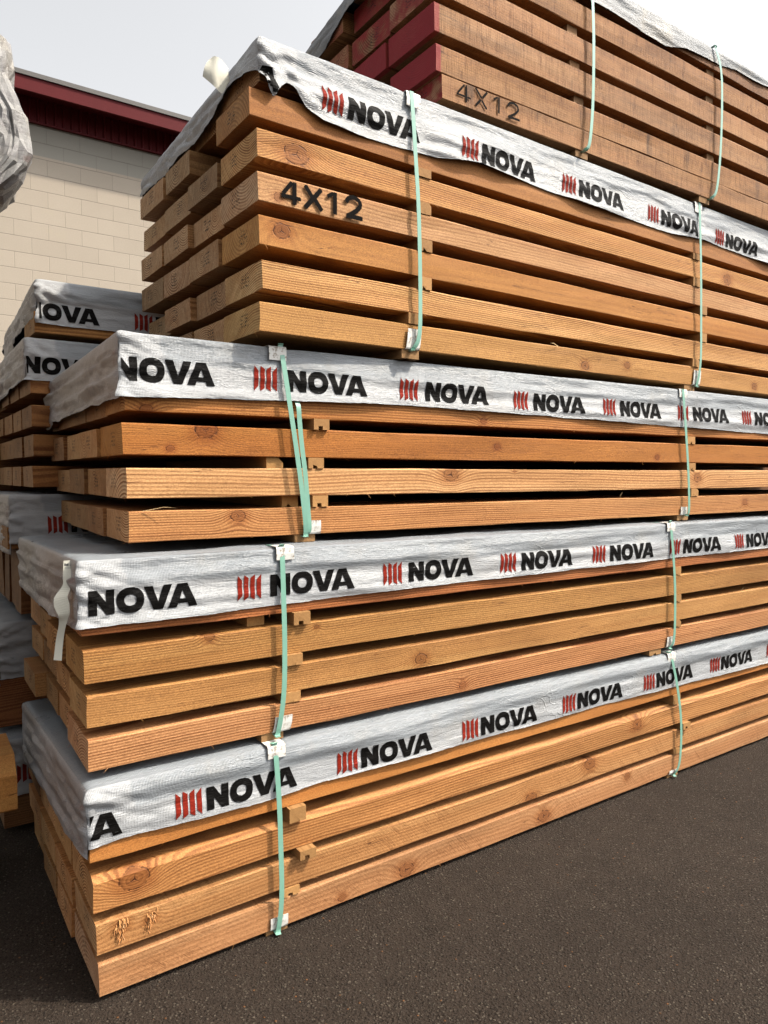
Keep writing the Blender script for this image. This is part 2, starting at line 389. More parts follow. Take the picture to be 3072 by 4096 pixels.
# ------------------------------------------------------------------ the timber
def fibre(bm, p, d, l, r, mat=0):
    d = d.normalized(); a = d.orthogonal().normalized(); b = d.cross(a)
    base = [bm.verts.new(p + a * r * math.cos(k * 2.1) + b * r * math.sin(k * 2.1)) for k in range(3)]
    mid = [bm.verts.new(p + d * l * .6 + Vector((0, 0, -l * .06)) + (a * math.cos(k * 2.1) + b * math.sin(k * 2.1)) * r * .7) for k in range(3)]
    tip = bm.verts.new(p + d * l + Vector((0, 0, -l * .2)))
    for k in range(3):
        bm.faces.new((base[k], base[(k + 1) % 3], mid[(k + 1) % 3], mid[k])).material_index = mat
        bm.faces.new((mid[k], mid[(k + 1) % 3], tip)).material_index = mat
    bm.faces.new(base[::-1]).material_index = mat
def timber_mesh(L, d, h, rnd, cham=.0035, wane=None, fuzz=6):
    bm = bmesh.new()
    c = cham; wn = wane or (c, c)
    sec = [(0, c * .6), (0, h * .5), (0, h - wn[1]), (wn[0], h), (d * .5, h), (d - c, h), (d, h - c), (d, c), (d - c, 0), (d * .5, 0), (c * .6, 0)]
    n = max(6, int(L / .11))
    sd = rnd.uniform(0, 90)
    rings = []
    for i in range(n + 1):
        x = L * i / n
        ring = []
        for k, (y, z) in enumerate(sec):
            j = .0019 if 0 < i < n else .0008
            dy = mn.noise((x * 3.1 + sd, k * 3.7, 1.)) * j * 1.6 + mn.noise((x * .8 + sd, k * .13, 5.)) * .0018
            dz = mn.noise((x * 3.7 + sd, k * 2.9, 8.)) * j * 1.6 + mn.noise((x * .7 + sd, 9., 2.)) * .0012
            xx = x + (rnd.uniform(-.0012, .0012) + (y - d / 2) * mn.noise((sd, 1.1, .3)) * .03 + (z - h / 2) * mn.noise((sd, 4.1, .3)) * .05 if i in (0, n) else 0)
            ring.append(bm.verts.new((xx, y + dy, z + dz)))
        rings.append(ring)
    m = len(sec)
    for i in range(n):
        for k in range(m):
            bm.faces.new((rings[i][k], rings[i + 1][k], rings[i + 1][(k + 1) % m], rings[i][(k + 1) % m]))
    bm.faces.new(rings[0]); bm.faces.new(rings[-1][::-1])
    for k in range(fuzz):                       # torn fibres along the arrises
        e = rnd.random()
        p = Vector((rnd.uniform(.0, L * .75), rnd.choice((0.001, .0)), rnd.choice((.002, .002, h - .002)))) if e < .65 else Vector((.001, rnd.uniform(0.01, d - .01), .003))
        fibre(bm, p, Vector((rnd.uniform(-1, 1), -rnd.uniform(.1, .7), rnd.uniform(-.9, .2))), rnd.uniform(.006, .022), .0006)
    bmesh.ops.recalc_face_normals(bm, faces=bm.faces)
    return bm
NONE3 = (0., 0., 0.)
def timber(fr, u0, v0, z0, L, d, h, label, tone, group, knots=(), con=.55, sp=.0065, pith=None, saw=(.12, 1.57), paint=0., stain=0., seed=None, wane=None, fuzz=6, cham=.0035, extra=None):
    rnd = random.Random(hash((round(u0, 4), round(v0, 4), round(z0, 4))) & 0xffff)
    bm = timber_mesh(L, d, h, rnd, cham, wane, fuzz)
    mats = [WOOD]
    if extra: extra(bm); mats.append(STENCIL)
    o = link('timber', bm, mats)
    fr.place(o, u0, v0, z0)
    if pith is None:
        pith = (rnd.uniform(-.02, d + .02), rnd.choice((-1, 1)) * rnd.uniform(.02, .10) + h / 2)
    o['tone'] = tone; o['pith'] = (float(pith[0]), float(pith[1]), float(sp)); o['look'] = (float(con), float(saw[0]), float(saw[1]))
    o['wear'] = (float(paint), float(stain), 0.); o['seed'] = float(seed if seed is not None else rnd.uniform(1, 60))
    o['stampy'] = d * rnd.uniform(.38, .62)
    ks = list(knots) + [NONE3] * 4
    for nm, k in zip(('knota', 'knotb', 'knotc', 'knotd'), ks): o[nm] = tuple(float(q) for q in k)
    return tag(o, label, 'timber', group, 'thing')

# ------------------------------------------------------------------ lettering
def quads(bm, polys, ox, oz, sx, sz, mat, shear=0.):
    for p in polys:
        try: bm.faces.new([bm.verts.new((ox + (x + shear * z) * sx, 0, oz + z * sz)) for x, z in p]).material_index = mat
        except ValueError: pass
LN = [[(0, 0), (.33, 0), (.33, 1), (0, 1)], [(.67, 0), (1, 0), (1, 1), (.67, 1)], [(.33, .50), (.67, 0), (.67, .50), (.33, 1)]]
LV = [[(0, 1), (.2278, .33), (.5, .33), (.31, 1)], [(1, 1), (.69, 1), (.5, .33), (.7722, .33)], [(.2278, .33), (.34, 0), (.66, 0), (.7722, .33)]]
def Aslice():
    ol = lambda y: .33 * y; orr = lambda y: 1 - .33 * y
    il = lambda y: .29 + .30 * y; ir = lambda y: .71 - .30 * y
    P = [[(ol(0), 0), (il(0), 0), (il(.17), .17), (ol(.17), .17)], [(ir(0), 0), (orr(0), 0), (orr(.17), .17), (ir(.17), .17)],
         [(ol(.17), .17), (il(.17), .17), (ir(.17), .17), (orr(.17), .17), (orr(.36), .36), (ir(.36), .36), (il(.36), .36), (ol(.36), .36)],
         [(ol(.36), .36), (il(.36), .36), (.5, .70), (ol(.70), .70)], [(ir(.36), .36), (orr(.36), .36), (orr(.70), .70), (.5, .70)],
         [(ol(.70), .70), (.5, .70), (orr(.70), .70), (orr(1), 1), (ol(1), 1)]]
    return P
def Oring(n=28):
    P = []
    def pt(t, a, b):
        c, s = math.cos(t), math.sin(t); e = 2 / 2.3
        return (.5 + a * math.copysign(abs(c) ** e, c), .5 + b * math.copysign(abs(s) ** e, s))
    for k in range(n):
        t0, t1 = 2 * math.pi * k / n, 2 * math.pi * (k + 1) / n
        P.append([pt(t0, .215, .23), pt(t0, .5, .525), pt(t1, .5, .525), pt(t1, .215, .23)])
    return P
def logo_template(gap, bars_only=False):
    """bars then NOVA: x 0 at the bars' left edge, z 0 at the letters' foot"""
    bm = bmesh.new()
    bw = .0148; pitch = .0208; zb = -.004; H = .078
    for k in range(4):
        x = k * pitch; bev = (.20, .12, .12, .20)[k] * H
        if k < 2: p = [(x, zb), (x + bw, zb + bev), (x + bw, zb + H - bev), (x, zb + H)]
        else: p = [(x, zb + bev), (x + bw, zb), (x + bw, zb + H), (x, zb + H - bev)]
        bm.faces.new([bm.verts.new((a, 0, b)) for a, b in p]).material_index = 2
    if not bars_only:
        h = .068; x0 = gap
        quads(bm, LN, x0, 0, .068, h, 1)
        quads(bm, Oring(), x0 + .073, 0, .074, h, 1)
        quads(bm, LV, x0 + .146, 0, .080, h, 1)
        quads(bm, Aslice(), x0 + .213, 0, .086, h, 1)
    for ax, lo, hi in ((0, 0., .42), (2, -.01, .08)):
        q = lo
        while q < hi:
            co_ = Vector((0, 0, 0)); no = Vector((0, 0, 0)); co_[ax] = q; no[ax] = 1
            bmesh.ops.bisect_plane(bm, geom=bm.verts[:] + bm.edges[:] + bm.faces[:], plane_co=co_, plane_no=no)
            q += .009
    out = [([tuple(v.co) for v in f.verts], f.material_index) for f in bm.faces]
    bm.free(); return out

# ------------------------------------------------------------------ the printed wrap over a bundle
def interp(tab, x):
    if callable(tab): return tab(x)
    if x <= tab[0][0]: return tab[0][1]
    for (a, b), (c, d) in zip(tab, tab[1:]):
        if x <= c: return b + (d - b) * (x - a) / (c - a)
    return tab[-1][1]
def wrap(fr, u0, u1, W, ztop, slope, botF, botE, straps, label, group, logos, gap=.098, zlogo=0., off=.008, r=.016, sd=0., amp=1., endmat=1., far=True, zpan=None, film=None):
    org = fr(u0, 0, ztop)
    zt = lambda v: ztop - slope * max(0., v)
    def surf(u, v, z, side, push=0.):
        # side: 'F' front, 'T' top, 'E' end, 'B' back
        damp = 1.
        for us in straps: damp *= 1 - .85 * math.exp(-((u - us) / .05) ** 2)
        zc = z
        lo = Vector((u0 - off + r, -off + r, -9)); hi = Vector((u1, W + off - r, zt(v) - r))
        p = Vector((u, v, zc)); q = Vector((min(max(p.x, lo.x), hi.x), min(max(p.y, lo.y), hi.y), min(p.z, hi.z)))
        dv = p - q
        if dv.length > 1e-9:
            nrm = dv.normalized(); p = q + nrm * min(dv.length, r) if dv.length > r else p
        else: nrm = Vector((0, 0, 1))
        hang = max(0., zt(v) - z)
        cn = math.exp(-abs(u - u0) / .13)
        if side in 'FB':
            d = mn.noise((u * .9 + sd, v, z * 15)) * .0095 + .002 + mn.noise((u * 2.1 + sd, v, z * 27)) * .004 + mn.noise((u * 6 + sd, 3., z * 38)) * .0030
            d += (mn.noise((u * 17 + sd, 7., z * 24 + u * 8)) * .0075 + abs(mn.noise((u * 9 + z * 22 + sd, 1., 4.))) * .012 + abs(mn.noise((u * 14 - z * 30 + sd, 6., 2.))) * .008) * cn
            d += .004 * math.sin(u * 9 + sd) * min(1, hang / .15)
            d *= amp * damp * min(1., .25 + hang / .05); d = max(d, -.0025) if d > -.0025 else -.0025 + (d + .0025) * .12
        elif side == 'E':
            d = abs(mn.noise((sd + 4., v * 4 + z * 3, z * 20))) * .010 + abs(mn.noise((sd, v * 11 - z * 14, z * 26))) * .005
            d += abs(mn.noise((sd, v * 22 + z * 9, z * 16))) * .004 + .016 * (math.floor(hang / .058) - hang / .058 + .5) * (.5 + mn.noise((sd, v * 3, math.floor(hang / .058) * 2.2)))
            d = abs(d) * amp * min(1., .15 + hang / .05) * min(1., .3 + v / .05 if v > 0 else .3)
        else:
            d = mn.noise((u * 2.3 + sd, v * 7, 2.)) * .006 + mn.noise((u * 8 + sd, v * 16, 5.)) * .003
            d = d * amp * damp * min(1., max(0., v + .02) / .08) * min(1., max(0., u - u0 + .02) / .08)
        p = p + nrm * (d + push)
        for us in straps:
            if side in 'FT' and hang < .05 and v < .06: p = p + Vector((0, .35, -.65)) * .006 * math.exp(-((u - us) / .04) ** 2) * (1 - hang / .05)
        return fr(p.x, p.y, p.z) - org
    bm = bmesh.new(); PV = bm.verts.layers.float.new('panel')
    def grid(fn, nu, nv, mat, liner=True, pan=None):
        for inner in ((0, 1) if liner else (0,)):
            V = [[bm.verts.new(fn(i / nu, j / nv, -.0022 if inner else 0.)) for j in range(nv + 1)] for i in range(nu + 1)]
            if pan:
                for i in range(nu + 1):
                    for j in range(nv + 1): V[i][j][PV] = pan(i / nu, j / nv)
            for i in range(nu):
                for j in range(nv):
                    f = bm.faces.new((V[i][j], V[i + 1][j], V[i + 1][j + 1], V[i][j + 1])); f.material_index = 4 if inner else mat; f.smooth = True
    L = u1 - u0
    # uneven spacing: fine near the seen end
    def uu(a): return (u0 - off) + (L + off) * (a ** 1.35)
    edge = lambda s, k: mn.noise((s * 7 + sd, k, 0.)) * .0035 + mn.noise((s * 40 + sd, k, 3.)) * .0016
    nu = int(L / .021)
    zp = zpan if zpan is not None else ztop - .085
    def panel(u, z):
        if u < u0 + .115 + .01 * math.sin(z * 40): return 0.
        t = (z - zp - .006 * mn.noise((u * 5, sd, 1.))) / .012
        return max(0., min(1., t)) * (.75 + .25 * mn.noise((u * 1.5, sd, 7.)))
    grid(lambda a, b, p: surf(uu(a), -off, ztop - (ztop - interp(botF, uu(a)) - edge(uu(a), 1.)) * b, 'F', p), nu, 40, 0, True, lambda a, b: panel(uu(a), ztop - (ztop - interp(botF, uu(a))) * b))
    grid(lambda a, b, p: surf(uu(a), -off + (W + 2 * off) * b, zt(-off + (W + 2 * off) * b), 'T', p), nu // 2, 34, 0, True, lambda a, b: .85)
    ve = lambda a: -off + (W + 2 * off) * a
    grid(lambda a, b, p: surf(u0 - off, ve(a), zt(ve(a)) - (zt(ve(a)) - interp(botE, ve(a)) - 2.5 * edge(ve(a), 9.)) * b, 'E', p), 90, 26, 3)
    grid(lambda a, b, p: surf(uu(a), W + off, zt(W) - .14 * b, 'B', p), nu // 3, 5, 0)
    # prints
    if logos:
        T = logo_template(gap)
        for ub in logos:
            for pts, mat in T:
                cu = ub + sum(q[0] for q in pts) / len(pts); cz = zlogo(cu) + sum(q[2] for q in pts) / len(pts)
                if cu < u0 + .001 or cz < interp(botF, cu) + .004 or cu > u1: continue
                vs = [bm.verts.new(surf(max(u0 - off + .0005, ub + q[0]), -off, zlogo(cu) + q[2], 'F', .0016)) for q in pts]
                f = bm.faces.new(vs); f.material_index = mat; f.smooth = True
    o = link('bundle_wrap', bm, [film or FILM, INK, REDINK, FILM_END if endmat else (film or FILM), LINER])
    o.location = org
    return tag(o, label, 'wrap', group)

# ------------------------------------------------------------------ straps, guards, spacers
def strap(fr, path, ztop, zbot, label, group, v=-.017, width=.0165, over=.35, slope=.03, vtop=-.012):
    pts = [(path[0][0], over, ztop - slope * over - .003), (path[0][0], .02, ztop + .002 - slope * .02)]
    pts += [(path[0][0], vtop, ztop - .004)] + [(u, v - .004 * math.sin(math.pi * k / len(path)), z) for k, (u, z) in enumerate(path) if ztop - .012 > z > zbot + .004]
    pts += [(path[-1][0], v + .006, zbot + .001), (path[-1][0] - .004, .012, zbot - .005), (path[-1][0] - .006, over, zbot - .006)]
    P = smoothpath([fr(*p) for p in pts], 6)
    org = P[len(P) // 2].copy(); P = [p - org for p in P]
    bm = bmesh.new(); ex = Vector((fr.c, fr.s, 0))
    strip(bm, P, [ex] * len(P), width, .0012)
    o = link('strap', bm, STRAPM); o.location = org
    return tag(o, label, 'strap', group)
def guard(fr, u, z, up, label, group, width=.060, leaf=.040, tilt=0., v=-.0118, zface=None):
    """bent plastic edge protector, a leaf on the face and a leaf over or under the edge"""
    bm = bmesh.new(); th = .0018
    sgn = 1 if up else -1
    prof = [(-0.0005, -sgn * leaf), (-.0012, -sgn * leaf * .55), (0, -sgn * .006), (.002, -sgn * .0015), (.007, 0), (.045, .0 + sgn * .001)]
    n = 5
    V = {}
    for lay in (0, 1):
        for i in range(n + 1):
            x = (i / n - .5) * width
            for k, (y, z_) in enumerate(prof):
                yy = y + (th if lay else 0) * (1 if k < 4 else 0) ; zz = z_ + (-sgn * th if lay and k >= 2 else 0)
                wob = mn.noise((x * 40 + u * 30, k * .9, z)) * .0022 * (1 if k < 2 else .2)
                V[lay, i, k] = bm.verts.new((x + tilt * z_, yy - abs(wob), zz))
    m = len(prof)
    for lay in (0, 1):
        for i in range(n):
            for k in range(m - 1):
                bm.faces.new((V[lay, i, k], V[lay, i + 1, k], V[lay, i + 1, k + 1], V[lay, i, k + 1]))
    for i in range(n):
        for k in (0, m - 1): bm.faces.new((V[0, i, k], V[0, i + 1, k], V[1, i + 1, k], V[1, i, k]))
    for k in range(m - 1):
        for i in (0, n): bm.faces.new((V[0, i, k], V[0, i, k + 1], V[1, i, k + 1], V[1, i, k]))
    bmesh.ops.recalc_face_normals(bm, faces=bm.faces)
    o = link('edge_guard', bm, GUARD); fr.place(o, u, v, z)
    return tag(o, label, 'guard', group)
def spacer(fr, u, z0, z1, label, group, width=.058, prot=0.01, depth=1.1, groove=.016, tone=(.42, .235, .085), cut=0., yaw=0.):
    h = z1 - z0 - .001; wd = width; gd = min(.012, h * .42)
    a = wd * .30; b = a + groove
    sec = [(0, 0), (a, 0), (a, gd), (b, gd), (b, 0), (wd, 0), (wd, h - cut), (wd - cut, h), (0, h)] if cut else [(0, 0), (a, 0), (a, gd), (b, gd), (b, 0), (wd, 0), (wd, h), (0, h)]
    bm = bmesh.new()
    A = [bm.verts.new((x, -prot + mn.noise((x * 70, z * 70, u * 9)) * .002, z)) for x, z in sec]; B = [bm.verts.new((x, depth, z)) for x, z in sec]
    n = len(sec)
    for i in range(n): bm.faces.new((A[i], A[(i + 1) % n], B[(i + 1) % n], B[i]))
    fs = [bm.faces.new(A[::-1]), bm.faces.new(B)]
    bmesh.ops.triangulate(bm, faces=fs); bmesh.ops.recalc_face_normals(bm, faces=bm.faces)
    o = link('wood_spacer', bm, SPACER); fr.place(o, u, 0, z0 + .0005)
    o.rotation_euler.z += yaw
    t = random.Random(int(u * 1000 + z0 * 777)); k = t.uniform(.8, 1.15)
    o['tone'] = tuple(c * k for c in tone); o['seed'] = t.uniform(0, 50)
    return tag(o, label, 'spacer', group)
def spacer_material():
    g = G('spacer_wood'); P = g.n('ShaderNodeTexCoord').outputs['Object']
    x, y, z = g.xyz(P)[0:3]; seed = g.attr('seed', 'Fac'); tone = g.attr('tone')
    yy = g.add(z, .03); xx = g.sub(x, .03)
    q = g.mul(g.add(g.mth('SQRT', g.add(g.mul(xx, xx), g.mul(yy, yy))), g.mul(g.noise(g.vec(g.mul(x, 30.), g.add(seed, g.mul(y, 6.)), g.mul(z, 30.)), 1., 3.), .008)), 240.)
    fr = g.step(g.mth('FRACT', q), .4, .95)
    col = g.mix(g.mul(fr, .5), tone, g.mix(1., tone, (.5, .38, .26), 'MULTIPLY'))
    col = g.mix(1., col, g.mix(g.noise(g.vec(g.mul(x, 120.), g.add(seed, g.mul(y, 20.)), g.mul(z, 120.)), 1., 4., .7), (.65, .62, .6), (1.25, 1.25, 1.25)), 'MULTIPLY')
    g.bump(g.noise(P, 300., 3.), .4, .001)
    return g.done(col, .75, .2)
SPACER = spacer_material()

# ------------------------------------------------------------------ the setting
bm = bmesh.new()
vs = [bm.verts.new(p) for p in ((-300, -300, 0), (300, -300, 0), (300, 300, 0), (-300, 300, 0))]; bm.faces.new(vs)
tag(link('ground', bm, ASPH), 'dark brown grey asphalt yard with pale stone specks', 'ground', kind='structure')

YW = 10.3
bld = bpy.data.objects.new('warehouse', None); C.objects.link(bld); bld.location = (3, YW, 0)
tag(bld, 'cream painted block warehouse with maroon roof edge behind the timber stacks', 'building')
def wpart(name, a, b, m):
    bm = bmesh.new(); box(bm, (a[0] - 3, a[1] - YW, a[2]), (b[0] - 3, b[1] - YW, b[2])); return link(name, bm, m, bld)
wl = wpart('wall', (-9, YW, 0), (9, YW + 7, 6.10), BLOCK)
# corrugated band, profile in X
bm = bmesh.new(); prof = []
x = -9.0
while x < 9.0:
    for dx, dy in ((0, -.02), (.062, -.02), (.074, -.045), (.088, -.045), (.100, -.02)): prof.append((x + dx - 3, dy - .012))
    x += .0935 * 1.08
lo_ = [bm.verts.new((a, b, 5.925)) for a, b in prof]; hi_ = [bm.verts.new((a, b, 6.30)) for a, b in prof]
for i in range(len(prof) - 1): bm.faces.new((lo_[i], lo_[i + 1], hi_[i + 1], hi_[i]))
link('corrugated_band', bm, MAROON, bld)
wpart('band_trim', (-9, YW - .052, 5.905), (9, YW - .012, 5.924), MAROON)
wpart('soffit', (-9, YW - .40, 6.215), (9, YW - .001, 6.235), MAROON)
wpart('fascia', (-9, YW - .44, 6.10), (9, YW - .401, 6.27), MAROON)
wpart('roof_flashing', (-9, YW - .46, 6.271), (9, YW + 7, 6.325), ROOFEDGE)

# ------------------------------------------------------------------ main stack
PINK = (.53, .30, .155); TAN = (.49, .28, .125)
COLS = ['sunlit face timber', 'second timber in', 'third timber in', 'rear timber']
ORD = ['lowest', 'second', 'third', 'fourth', 'fifth', 'sixth', 'seventh']
DEFE = [(0, .280), (.292, .563), (.575, .851), (.863, 1.135)]
LEN = 4.6
def bundle(fr, phrase, group, rows, faces, edges=None, tone=TAN, paint=0., stain=0., saw=(.12, 1.57), cols=4, recess=None, skip=(), ucol=.012):
    for r, (u, z, h) in enumerate(rows):
        ed = (edges or {}).get(r, DEFE)
        for c in range(min(cols, len(ed))):
            if (r, c) in skip: continue
            rnd = random.Random(r * 31 + c * 7 + int(z * 1000))
            v0, v1 = ed[c]
            if c == 0:
                fc = faces.get(r, {}); kw = dict(fc); desc = kw.pop('desc', 'plain ' + COLS[0]); t = kw.pop('tone', tone)
                kw.setdefault('stain', stain); kw.setdefault('saw', saw)
                du = 0.; paintc = kw.pop('paint', paint)
                lab = f'{desc}, {ORD[r]} row up, {phrase}'
                timber(fr, u, v0, z, LEN - (u - .4) * 0, v1 - v0, h, lab, t, group, paint=paintc, fuzz=16, **kw)
            else:
                k = rnd.uniform(.68, 1.16); t = tuple(q * k * rnd.uniform(.97, 1.03) for q in tone)
                du = rnd.uniform(-ucol, ucol)
                if r == len(rows) - 1: du = abs(du) * .5 + .004
                if recess and (r, c) in recess: du += recess[r, c]
                hj = rnd.uniform(-.003, .001)
                pn = paint if paint in (0., 1.) else paint
                if paint: pn = rnd.choice((1., .85, .6, .9, .45, .7))
                lab = f'{COLS[c]}, {ORD[r]} row up, {phrase}'
                timber(fr, u + du, v0, z, LEN, v1 - v0, h + hj, lab, t, group, con=rnd.uniform(.35, .8), sp=rnd.uniform(.004, .008), paint=pn, stain=stain, fuzz=9)

F1 = Frame(2.0065, 0); F2 = Frame(2.0419, -.665); F3 = Frame(2.1283, -1.242); F4 = Frame(2.0335, .894); F5 = Frame(2.0607, -.064)
G1, G2, G3, G4, G5 = ('timbers of the bottom bundle', 'timbers of the second bundle', 'timbers of the middle bundle', 'timbers of the fourth bundle', 'timbers of the red-ended bundle')
P1, P2, P3, P4, P5 = ('bottom bundle on the asphalt', 'second bundle, with hanging tag', 'middle bundle, with doubled strap', 'fourth bundle, with lifted wrap corner', 'red-ended topmost bundle')

R1 = [(.4279, .0174, .0913), (.4237, .1365, .0877), (.419, .2551, .098), (.4124, .3999, .089)]
def torn(bm, cx, cz, n, s, sd):
    rnd = random.Random(sd)
    a0 = -.1
    for k in range(n):
        a = rnd.gauss(0, .22) * s; b = rnd.gauss(0, .60) * s
        fibre(bm, Vector((cx + a + .3 * b, .003, min(.082, max(.006, cz + b)))), Vector((rnd.gauss(.0, .35), -rnd.uniform(.35, .8), -rnd.uniform(.2, 1.4))), rnd.uniform(.008, .022), rnd.uniform(.0016, .0032))
bundle(F1, P1, G1, R1, {
    0: dict(desc='pinkish rough-sawn timber with sap knots', tone=(.50, .315, .19), knots=[(1.04, .028, .024), (1.739, .034, .024), (2.275, .069, .015), (.777, .017, .012)], saw=(.55, .75), con=.35, sp=.009, pith=(.11, -.10), seed=3.),
    1: dict(desc='tan timber with two torn splintery knots', tone=(.51, .32, .165), knots=[(1.668, .004, .022), (2.025, .066, .024), (.068, .064, .015), (.146, .054, .012)], saw=(.5, .7), con=.45, sp=.008, pith=(.05, .20), seed=11., extra=None),
    2: dict(desc='golden timber with big cracked end knot', tone=(.53, .315, .145), knots=[(.109, .064, .030), (2.348, .057, .024)], con=.7, sp=.0062, pith=(.06, -.06), seed=21., wane=(.016, .016), saw=(.2, 1.2)),
    3: dict(desc='smooth orange timber showing below the wrap', tone=(.50, .25, .085), con=.18, saw=(.05, 1.5), sp=.012, pith=(.2, .02), seed=31.)},
    edges={0: [(0, .30), (.315, .555), (.565, .80), (.81, 1.11)], 1: [(0, .27), (.285, .54), (.553, .83), (.845, 1.10)]})
# torn fibres as a part of the second row's face timber
for o in list(C.objects):
    if o.get('label', '').startswith('tan timber with two torn'):
        for cx, cz, n_, s_, sd_ in ((.066, .066, 120, .026, 3), (.145, .054, 80, .022, 5)):
            bm = bmesh.new(); torn(bm, cx, cz, n_, s_, sd_); f_ = link('torn_knot', bm, WOOD, o)
            for k_ in ('tone', 'seed', 'look', 'wear', 'pith', 'stampy'): f_[k_] = o[k_]
            f_['tone'] = (.56, .33, .16); f_['look'] = (.3, 0., 0.)
            for k_ in ('knota', 'knotb', 'knotc', 'knotd'): f_[k_] = NONE3

R2 = [(.4207, .6377, .0871), (.4186, .7584, .0865), (.414, .8804, .0924), (.4106, 1.0133, .0895)]
bundle(F2, P2, G2, R2, {
    0: dict(desc='timber with bold reddish straight grain', tone=(.55, .33, .185), con=1., sp=.0060, pith=(.035, -.14), knots=[(1.319, .024, .013)], seed=5., saw=(.05, 1.5)),
    1: dict(desc='tan timber with one cracked knot', tone=(.50, .32, .145), con=.5, sp=.0052, pith=(.03, .22), knots=[(1.127, .029, .02)], seed=15., saw=(.3, 1.57)),
    2: dict(desc='ochre timber with small round knot', tone=(.45, .28, .115), con=.6, sp=.0056, pith=(.02, .24), knots=[(.351, .086, .012), (.711, .074, .007)], seed=25., saw=(.32, 1.57)),
    3: dict(desc='reddish timber sliver below the wrap', tone=(.47, .215, .095), con=.8, sp=.006, pith=(.03, -.1), seed=35.)},
    edges={0: [(0, .295), (.305, .54), (.55, .80), (.81, 1.09)], 1: [(0, .24), (.30, .555), (.565, .845), (.855, 1.12)], 2: [(0, .262), (.29, .53), (.56, .81), (.845, 1.10)]}, ucol=.02)
R3 = [(.5599, 1.2513, .0896), (.5563, 1.379, .0892), (.5467, 1.5045, .0912), (.558, 1.6328, .0911)]
bundle(F3, P3, G3, R3, {
    0: dict(desc='pinkish timber with small bark-ringed knot', tone=(.56, .335, .165), con=.8, sp=.0055, pith=(.045, .19), knots=[(.333, .067, .018), (3.142, .051, .016)], seed=7., saw=(.1, 1.5)),
    1: dict(desc='palest timber with wavy cathedral grain', tone=(.66, .45, .26), con=.75, sp=.0085, pith=(.03, -.13), knots=[(1.18, .069, .026), (2.725, .052, .022), (1.504, .083, .006)], seed=17., saw=(.05, 1.5)),
    2: dict(desc='deep orange timber with half-round dark knot', tone=(.45, .215, .06), con=.35, sp=.0045, pith=(.03, .2), knots=[(.244, .078, .026), (.135, .02, .010), (1.42, .052, .012), (2.414, .023, .012)], seed=27., saw=(.45, 1.57)),
    3: dict(desc='orange timber right below the wrap', tone=(.53, .275, .10), con=.8, sp=.006, pith=(.04, -.05), knots=[(.056, .004, .014), (1.336, .02, .012)], seed=37.)},
    edges={0: [(0, .275), (.282, .555), (.565, .90), (.91, 1.27)], 1: [(0, .262), (.272, .58), (.592, .87), (.885, 1.235)], 2: [(0, .285), (.292, .585), (.595, .88), (.945, 1.25)], 3: [(0, .265), (.272, .60), (.612, .945), (.955, 1.33)]})
def stencil(cells, h, y, thick=.0165):
    """sprayed characters; cells = (char, x, z, width)"""
    def put(bm):
        k = [0]
        def bar(x0, z0, x1, z1, t):
            d = Vector((x1 - x0, 0, z1 - z0)); n = Vector((-d.z, 0, d.x)).normalized() * t / 2
            k[0] += 1; yy = y - .0002 * k[0]
            a = Vector((x0, yy, z0)); b = Vector((x1, yy, z1)); e = d.normalized() * t * .16
            ps = [a - n * .8 - e * .6, b - n * .8 + e * .6, b - n * .35 + e * 1.1, b + n * .6 + e, b + n, a + n, a + n * .4 - e, a - n * .3 - e]
            bm.faces.new([bm.verts.new(p) for p in ps]).material_index = 1
        for ch, x, z, w_ in cells:
            X = lambda a: x + a * w_; Z = lambda b: z + b * h
            if ch == '4':
                bar(X(.74), Z(0), X(.74), Z(.98), thick); bar(X(.10), Z(.38), X(.58), Z(.96), thick * .85); bar(X(.02), Z(.27), X(.60), Z(.27), thick * .8); bar(X(.82), Z(.27), X(1.05), Z(.27), thick * .8)
            if ch == 'X':
                bar(X(.05), Z(.98), X(.40), Z(.56), thick); bar(X(.60), Z(.44), X(.98), Z(.0), thick); bar(X(.95), Z(.98), X(.05), Z(.0), thick)
            if ch == 'x':
                bar(X(.05), Z(1.), X(.5), Z(.56), thick); bar(X(.95), Z(1.), X(.62), Z(.60), thick); bar(X(.10), Z(-.02), X(.45), Z(.38), thick); bar(X(.92), Z(-.02), X(.55), Z(.38), thick)
            if ch == '1':
                bar(X(.55), Z(0), X(.55), Z(1.), thick); bar(X(.0), Z(.76), X(.40), Z(.95), thick * .8)
            if ch == '2':
                pts = [(.02, .74), (.18, .95), (.5, 1.02), (.82, .9), (.88, .68), (.70, .46), (.38, .24), (.08, .06)]
                for (a, b), (c, d) in zip(pts, pts[1:]): bar(X(a), Z(b), X(c), Z(d), thick)
                bar(X(.02), Z(.04), X(.98), Z(.04), thick)
    return put
R4 = [(.9436, 1.8863, .0898), (.9518, 2.015, .0881), (.9425, 2.1472, .089), (.9407, 2.2781, .0865), (.9398, 2.4064, .0850), (.9156, 2.5213, .0845)]
st4 = stencil([('4', .078, .012, .062), ('X', .158, .012, .062), ('1', .243, .012, .05), ('2', .312, .012, .062)], .065, -.0026)
